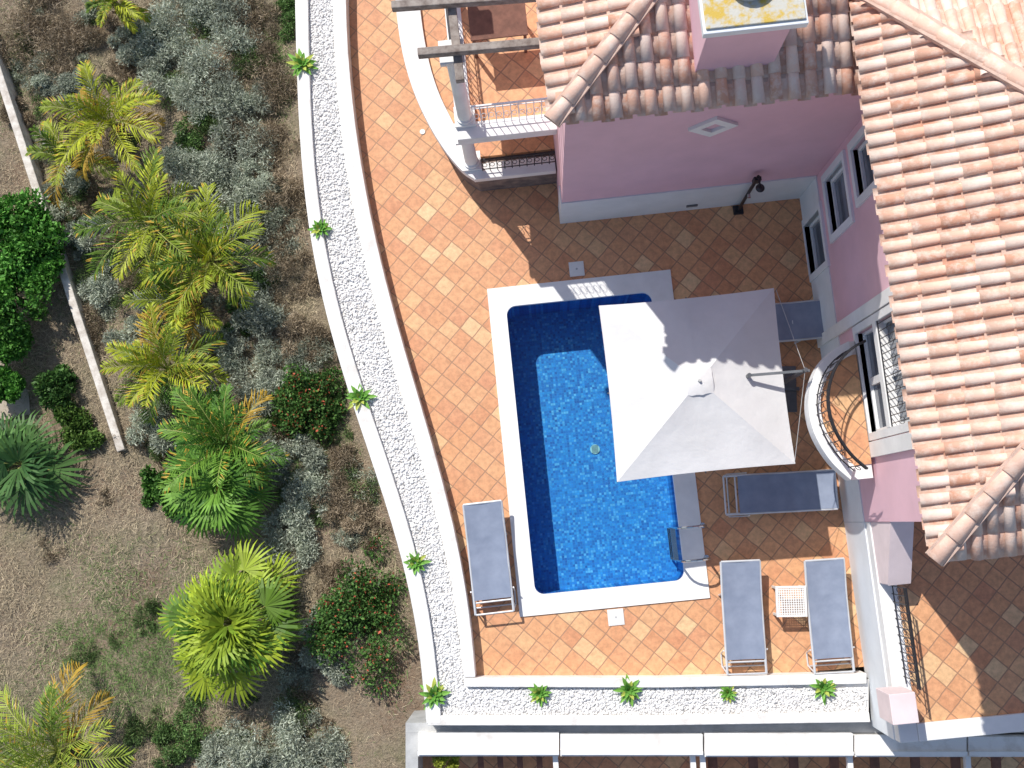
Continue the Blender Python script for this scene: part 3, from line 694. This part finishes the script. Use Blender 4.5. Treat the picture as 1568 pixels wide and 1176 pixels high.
# ------------------------------------------------------------ plants
def unit(v): return v/np.maximum(np.linalg.norm(v,axis=-1,keepdims=True),1e-9)
def cloud(name,px,py,rp,n,size,asp,c1,c2,hz=.8,mt=None,flower=0,fc=(.5,.04,.03),stretch=1,upb=.5,zoff=0,lumps=None,ret=False,spread=.8):
    p=P(px,py,-1.5); z0=tz(p.x,p.y)+zoff; p=P(px,py,z0+.3); r=rp/82.0
    k=lumps or max(8,int(r*22))
    ang=rng.uniform(0,6.28,k); rr=np.sqrt(rng.uniform(0,1,k))*r*spread*rng.uniform(.8,1.15,k)
    L=np.stack([p.x+rr*np.cos(ang),p.y+rr*np.sin(ang)*stretch,z0+hz*r*rng.uniform(.10,.75,k)*(1-.5*(rr/r)**2)],-1); Rl=r*rng.uniform(.16,.40,k)
    w_=Rl**2/np.sum(Rl**2); idx=rng.choice(k,n,p=w_)
    d=unit(rng.normal(0,1,(n,3))); d[:,2]=np.abs(d[:,2])*.9-.1
    rad=Rl[idx]*rng.uniform(.5,1.2,n)
    c=L[idx]+d*rad[:,None]
    ld=unit(d*.8+rng.normal(0,.7,(n,3))+np.array([0,0,upb])); sd_=unit(np.cross(ld,unit(rng.normal(0,1,(n,3)))))
    s=size*rng.uniform(.5,1.4,(n,1)); a=c-ld*s/2; b_=c+ld*s/2; m1=c+sd_*s*asp/2; m2=c-sd_*s*asp/2
    Q=np.stack([a,m1,b_,m2],1)
    t=rng.uniform(0,1,(n,1)); col=np.array(c1)*(1-t)+np.array(c2)*t
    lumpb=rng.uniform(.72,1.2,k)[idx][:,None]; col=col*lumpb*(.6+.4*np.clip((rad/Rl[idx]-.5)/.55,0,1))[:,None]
    if flower:
        f=rng.uniform(0,1,n)<flower; f&=(d[:,2]>.2); col[f]=np.array(fc)*rng.uniform(.6,1.2,(f.sum(),1))
    if ret: return Q,col
    return quads(name,Q,col,mt or leaf)
sg1,sg2=(.34,.38,.28),(.68,.72,.59)
for (x,y,r) in [(270,25,70),(335,75,72),(250,105,62),(312,160,66),(362,225,66),(285,262,58),(118,130,40),(352,320,66),(405,375,56),(402,470,58),(380,555,60),(310,520,50),(445,700,52),(468,765,52),(440,830,52),(495,975,42),(490,1020,48),(130,350,48),(165,440,46),(400,1130,66),(470,1145,56),(240,470,48),(225,650,44),(375,150,55),(205,60,48),(330,10,60),(410,600,46),(200,520,48),(70,120,30),(340,1155,48),(390,270,50),(95,290,40)]:
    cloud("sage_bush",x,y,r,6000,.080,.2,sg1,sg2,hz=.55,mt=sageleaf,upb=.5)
QS=[];CS=[]
kinds=[((.32,.36,.26),(.62,.66,.53)),((.22,.17,.11),(.54,.44,.31)),((.08,.14,.045),(.22,.33,.11))]
cnt=0
while cnt<210:
    x=random.uniform(20,560); y=random.uniform(-20,1190)
    xw_=(y-120)*.325
    if x>fo(min(max(y,0),1105))-28: continue
    if y<680 and x<xw_+22: continue
    if y>690 and x<400 and random.random()<.72: continue
    if y>1000 and x>500: continue
    if y>1080 and x>560: continue
    if abs(x-235)<50 and abs(y-830)<80: continue
    r_=random.uniform(18,42); u_=random.random(); kd=kinds[0] if u_<.42 else kinds[1] if u_<.75 else kinds[2]
    if 400<x and y<560: kd=kinds[1] if random.random()<.7 else kinds[0]
    if y>690 and x<400: kd=kinds[2] if (random.random()<.6 or y>950) else kinds[1]; r_*=.8
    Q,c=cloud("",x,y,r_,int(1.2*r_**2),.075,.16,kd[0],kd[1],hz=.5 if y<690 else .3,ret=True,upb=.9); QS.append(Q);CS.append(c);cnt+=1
quads("scrub_undergrowth",np.concatenate(QS),np.concatenate(CS),sageleaf)
for (x,y,r) in [(290,205,40),(330,290,35),(440,25,40),(390,430,30),(355,480,35),(245,330,40),(300,1110,45),(270,1150,40)]:
    cloud("green_shrub",x,y,r,2800,.06,.35,(.07,.14,.04),(.20,.34,.10),hz=.6,spread=1.0)
for (x,y,r) in [(410,120,54),(425,215,54),(440,300,50),(445,415,48),(462,520,44),(30,60,66),(80,75,56),(385,20,48),(505,760,48),(525,700,35),(555,800,30),(20,170,30),(430,360,36),(140,40,45),(60,10,50),(540,770,35),(500,880,35)]:
    cloud("dry_brush",x,y,r,4600,.12,.07,(.22,.17,.10),(.56,.45,.32),hz=.45,mt=dryleaf,upb=.7)
for (x,y,r,st) in [(478,618,64,1.1),(555,935,80,1.5)]:
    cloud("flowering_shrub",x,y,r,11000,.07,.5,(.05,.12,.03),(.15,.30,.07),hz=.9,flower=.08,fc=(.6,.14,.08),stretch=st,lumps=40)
cloud("broadleaf_shrub",245,745,52,5000,.09,.55,(.04,.12,.02),(.14,.30,.06),hz=.9)
cloud("broadleaf_shrub",120,655,46,3600,.08,.5,(.05,.12,.02),(.20,.32,.07),hz=.8)
cloud("broadleaf_shrub",90,600,45,3600,.09,.5,(.03,.09,.02),(.12,.24,.06),hz=.8)
cloud("round_shrub",683,1168,24,3500,.045,.5,(.30,.36,.04),(.48,.52,.08),hz=1.0,zoff=1.2)
def trunk(m_,p,h,r,mt=bark,limbs=4):
    x,y,z=p; pts=[(x,y,z-.1),(x+.03,y,z+h*.5),(x,y+.03,z+h)]
    m_.tube(pts[0],pts[1],r,mt,10,r*.8); m_.tube(pts[1],pts[2],r*.8,mt,10,r*.5)
    for k in range(limbs):
        t=6.28*k/limbs+.4; m_.tube(pts[2],(x+math.cos(t)*h*.45,y+math.sin(t)*h*.45,z+h*1.15),r*.4,mt,7,r*.12)
for (x,y,r) in [(28,350,66),(20,455,72),(48,400,46),(5,520,40),(0,590,30)]:
    p=P(x,y,-1.5); z=tz(p.x,p.y); te=empty("leafy_tree",rz=0); m_=MB(); pp=P(x,y,z+.5); trunk(m_,(pp.x,pp.y,z),.5,.06); m_.obj("trunk",parent=te)
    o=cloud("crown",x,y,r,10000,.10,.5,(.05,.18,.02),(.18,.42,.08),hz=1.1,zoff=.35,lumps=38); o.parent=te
rm=Mt("palm_rachis",(.36,.38,.10),.6,.2,6)
def pinnate(px,py,nf=17,Lf=1.45,h=.7,cA=(.07,.16,.02),cB=(.42,.46,.035),cD=(.56,.36,.05),name="feather_palm"):
    p=P(px,py,-1.6); z=tz(p.x,p.y); p=P(px,py,z+h); top=np.array([p.x,p.y,z+h])
    Q=[];C=[];rac=MB()
    for i in range(nf):
        az=i*2.39996+random.uniform(-.35,.35); f=i/nf; e0=math.radians(80-52*f+random.uniform(-10,10)); bend=math.radians(60+45*f+random.uniform(-20,20)); L=Lf*random.uniform(.8,1.15)*(.65+.35*min(1,f*2+.3))
        pos=top.copy(); n_=34; h_=np.array([math.cos(az),math.sin(az),0])
        sd_=np.array([-math.sin(az),math.cos(az),0]); prev=pos.copy(); t_=random.random()
        colb=np.array(cA)*(1-t_)+np.array(cB)*t_
        if f>.75 and random.random()<.4: colb=np.array(cD)*random.uniform(.5,.9)
        swing=random.uniform(-.25,.25)
        for k in range(n_):
            t=k/(n_-1); el=e0-bend*t**1.2; hh=unit(h_+sd_*swing*t); tg=hh*math.cos(el)+np.array([0,0,math.sin(el)]); pos=pos+tg*L/n_
            nm=np.cross(tg,sd_); nm=nm if nm[2]>0 else -nm
            if k%2: rac.tube(prev,pos,.012*(1-t)+.004,rm,5); prev=pos.copy()
            if t>.14:
                ll=.27*L*math.sin(math.pi*min(1,(t-.05)*.86+.12))**.7
                for s in(-1,1):
                    if random.random()<.06: continue
                    d=unit(tg*.95+s*sd_*.75+nm*(.45)+rng.normal(0,.13,3)); d2=unit(d+np.array([0,0,-.6])); wv=unit(np.cross(d,nm))*.012
                    m1=pos+d*ll*.55; m2=m1+d2*ll*.5*random.uniform(.7,1.15)
                    cc_=colb*random.uniform(.7,1.25)
                    tip=cc_*1.1 if random.random()<.85 else np.array(cD)
                    Q.append([pos-wv*.5,pos+wv*.5,m1+wv,m1-wv]);C.append(cc_); Q.append([m1-wv,m1+wv,m2+wv*.15,m2-wv*.15]);C.append(tip)
    te=empty(name,rz=0); quads("fronds",np.array(Q),np.array(C),leaf,parent=te); rac.obj("frond_stems",parent=te)
    m_=MB(); m_.tube((top[0],top[1],z-.1),(top[0],top[1],top[2]),.11,bark,12,.07)
    for k in range(10):
        t=2.4*k; zz=z+.05+(h-.1)*k/10; m_.tube((top[0]+.08*math.cos(t),top[1]+.08*math.sin(t),zz),(top[0]+.17*math.cos(t),top[1]+.17*math.sin(t),zz+.12),.03,bark,6,.012)
    m_.obj("trunk",parent=te)
pinnate(172,190,17,1.35); pinnate(235,345,17,1.55,1.0); pinnate(325,400,18,1.5,.8); pinnate(258,565,18,1.3); pinnate(175,5,14,.8); pinnate(110,245,9,1.1,.5); pinnate(350,680,20,1.35,.8,(.05,.15,.02),(.20,.36,.05)); pinnate(90,1150,20,1.7,.9,(.10,.20,.03),(.38,.46,.06)); pinnate(290,465,13,1.2,.5)
def fan(px,py,nf=34,Rf=.62,pet=.62,h=.9,cA=(.07,.17,.02),cB=(.40,.50,.04),name="fan_palm",ns=20):
    p=P(px,py,-1.6); z=tz(p.x,p.y); p=P(px,py,z+h); top=np.array([p.x,p.y,z+h]); Q=[];C=[]; st=MB()
    for i in range(nf):
        f=(i+.5)/nf; az=i*2.39996+random.uniform(-.3,.3); el=math.radians(82-90*f+random.uniform(-12,12))
        h_=np.array([math.cos(az),math.sin(az),0]); s_=np.array([-math.sin(az),math.cos(az),0]); tg=h_*math.cos(el)+np.array([0,0,math.sin(el)])
        pl=pet*(.40+.75*f)*random.uniform(.75,1.2); hub=top+tg*pl; st.tube(top,hub,.014,rm,5,.009)
        roll=random.uniform(-.5,.5); s2=unit(s_+np.array([0,0,roll]))
        tg2=unit(tg+np.array([0,0,-.45])+h_*.3+s_*random.uniform(-.3,.3)); s2=unit(s2-tg2*np.dot(s2,tg2)); nm=np.cross(tg2,s2); nm=nm if nm[2]>0 else -nm; rf=Rf*random.uniform(.8,1.15); t_=random.random()**.8; cb=np.array(cA)*(1-t_)+np.array(cB)*t_
        for k in range(ns):
            ph=math.radians(-105+210*k/(ns-1)); d=unit(tg2*math.cos(ph)+s2*math.sin(ph)+nm*(.08+.12*math.cos(ph*2))+rng.normal(0,.035,3)); wv=unit(np.cross(d,nm)); ll=rf*(.70+.30*math.cos(ph*.8))*random.uniform(.9,1.08)
            m1=hub+d*ll*.5; d2=unit(d+np.array([0,0,-.3])); m2=m1+d2*ll*.28; d3=unit(d2+np.array([0,0,-.9-.5*random.random()])); m3=m2+d3*ll*.28
            w1_=.024*rf/.6; c=cb*random.uniform(.75,1.2)
            Q+= [[hub-wv*.004,hub+wv*.004,m1+wv*w1_,m1-wv*w1_],[m1-wv*w1_,m1+wv*w1_,m2+wv*w1_*.55,m2-wv*w1_*.55],[m2-wv*w1_*.55,m2+wv*w1_*.55,m3+wv*.002,m3-wv*.002]]
            C+=[c*.85,c,c*1.2]
    te=empty(name,rz=0); quads("fronds",np.array(Q),np.array(C),leaf,parent=te); st.obj("frond_stems",parent=te)
    m_=MB(); m_.tube((top[0],top[1],z-.1),(top[0],top[1],top[2]+.05),.15,bark,14,.10)
    for k in range(14):
        t=2.4*k; zz=z+.05+(h-.1)*k/14; m_.tube((top[0]+.11*math.cos(t),top[1]+.11*math.sin(t),zz),(top[0]+.22*math.cos(t),top[1]+.22*math.sin(t),zz+.12),.035,bark,6,.012)
    m_.obj("trunk",parent=te)
fan(358,955,52,.66,.80); fan(340,745,30,.58,.66,.9,(.03,.11,.02),(.18,.36,.05)); fan(35,712,15,.85,.55,.4,(.03,.09,.03),(.12,.24,.06),ns=18); fan(325,655,14,.45,.4,.5,(.05,.13,.02),(.25,.42,.06))
def rosette(px,py,r=.26,n=20):
    p=P(px,py,zg+.1); Q=[];C=[]
    for i in range(n):
        f=(i+.5)/n; az=i*2.39996+random.uniform(-.15,.15); el=math.radians(80-70*f); L=r*(.55+.5*f)*random.uniform(.85,1.1)
        h_=np.array([math.cos(az),math.sin(az),0]); s_=np.array([-math.sin(az),math.cos(az),0]); pos=np.array([p.x,p.y,zg+.05]); c0=(np.array((.12,.30,.05))*(1-f)+np.array((.22,.46,.08))*f) if random.random()<.75 else np.array((.44,.50,.10))
        ws=[.010,.028,.034,.026,.003]; pr=None
        for k in range(5):
            e=el-math.radians(35)*k/4; nm=np.array([-math.sin(e)*h_[0],-math.sin(e)*h_[1],math.cos(e)])
            l_=pos-s_*ws[k]*r/.26+nm*.008;m0=pos;r_=pos+s_*ws[k]*r/.26+nm*.008
            if pr is not None:
                c=c0*random.uniform(.9,1.1)*(.7+.1*k)
                Q+=[[pr[0],pr[1],m0,l_],[pr[1],pr[2],r_,m0]];C+=[c,c*1.05]
            pr=(l_,m0,r_); pos=pos+(h_*math.cos(e)+np.array([0,0,math.sin(e)]))*L/4
    return Q,C
for x,y,r in[(462,98,.30),(489,350,.24),(551,608,.28),(636,862,.25),(664,1065,.29),(826,1062,.23),(963,1056,.27),(1115,1061,.18),(1260,1052,.26)]:
    Q,C=rosette(x,y,r*1.08,24); q2,c2=rosette(x+random.uniform(-9,9),y+random.uniform(-9,9),r*.7,14)
    quads("agave_plant",np.array(Q+q2),np.array(C+c2),leaf)
# dry grass (vectorised)
n_=300000; x=rng.uniform(-60,660,n_); y=rng.uniform(-60,1240,n_)
fov=np.array([fo(t) for t in range(0,1109)]); lim=fov[np.clip(y,0,1107).astype(int)]-8
cl=.5+.25*np.sin(x*.11+np.sin(y*.07)*2)+.25*np.sin(y*.13+np.sin(x*.09)*2)
keep=(x<lim)&~((y>1095)&(x>612))&~((x>490)&(y>1000)&(rng.uniform(0,1,n_)<.88))&(rng.uniform(0,1,n_)<.35+.65*cl)
bare=np.exp(-(((x-235)/40)**2+((y-830)/65)**2)); keep&=rng.uniform(0,1,n_)>bare*.9
x=x[keep];y=y[keep];n_=len(x)
X,Y=Pn(x,y,-1.7); Z=tzn(X,Y); X,Y=Pn(x,y,Z); Z=tzn(X,Y)
az=rng.uniform(0,6.28,n_); L=rng.uniform(.05,.19,n_)[:,None]; wv=rng.uniform(.002,.006,n_)[:,None]; ln=rng.uniform(.5,2.2,n_)
d=unit(np.stack([np.cos(az)*ln,np.sin(az)*ln,np.ones(n_)],-1)); s_=np.stack([-np.sin(az),np.cos(az),np.zeros(n_)],-1)*wv; b0=np.stack([X,Y,Z-.01],-1)
gq=np.sin(x*.013+2)*np.sin(y*.011+.5)*.8+rng.uniform(-.5,.5,n_)+np.where((y>950)&(x<330),.45,0)
col=np.where((gq<.42)[:,None],np.array((.56,.46,.31)),np.array((.17,.27,.08)))*rng.uniform(.4,1.2,(n_,1))
quads("dry_grass",np.stack([b0-s_,b0+s_,b0+d*L+s_*.3,b0+d*L-s_*.3],1),col,dryleaf)
# ------------------------------------------------------------ lower garden wall at left
mb=MB(); zwl=-1.7
pl=[P(-30,28,zwl),P(30,212,zwl),P(68,330,zwl),P(113,470,zwl),P(185,690,zwl)]
L_=[];R_=[]
for i,p in enumerate(pl):
    t_=(pl[min(i+1,4)]-pl[max(i-1,0)]).normalized(); nn=Vector((-t_.y,t_.x,0))*.08; L_.append((p.x-nn.x,p.y-nn.y));R_.append((p.x+nn.x,p.y+nn.y))
oldwall=Mt("old_whitewash",(.72,.67,.60),.9,.4,6,.5,30,c2=(.42,.36,.30))
mb.strip(R_,L_,-3.8,zwl,oldwall); mb.obj("garden_wall",rot=False,bevel=.015)
mb=MB(); pz=[P(-20,560,-2.2),P(40,535,-2.2),P(50,635,-2.2),P(-20,650,-2.2)]
paving=Mt("pale_paving",(.5,.42,.33),.9,.3,5,.3,30); mb.prism([(p.x,p.y) for p in pz][::-1],-2.9,-2.1,paving); mb.obj("stone_path",rot=False)
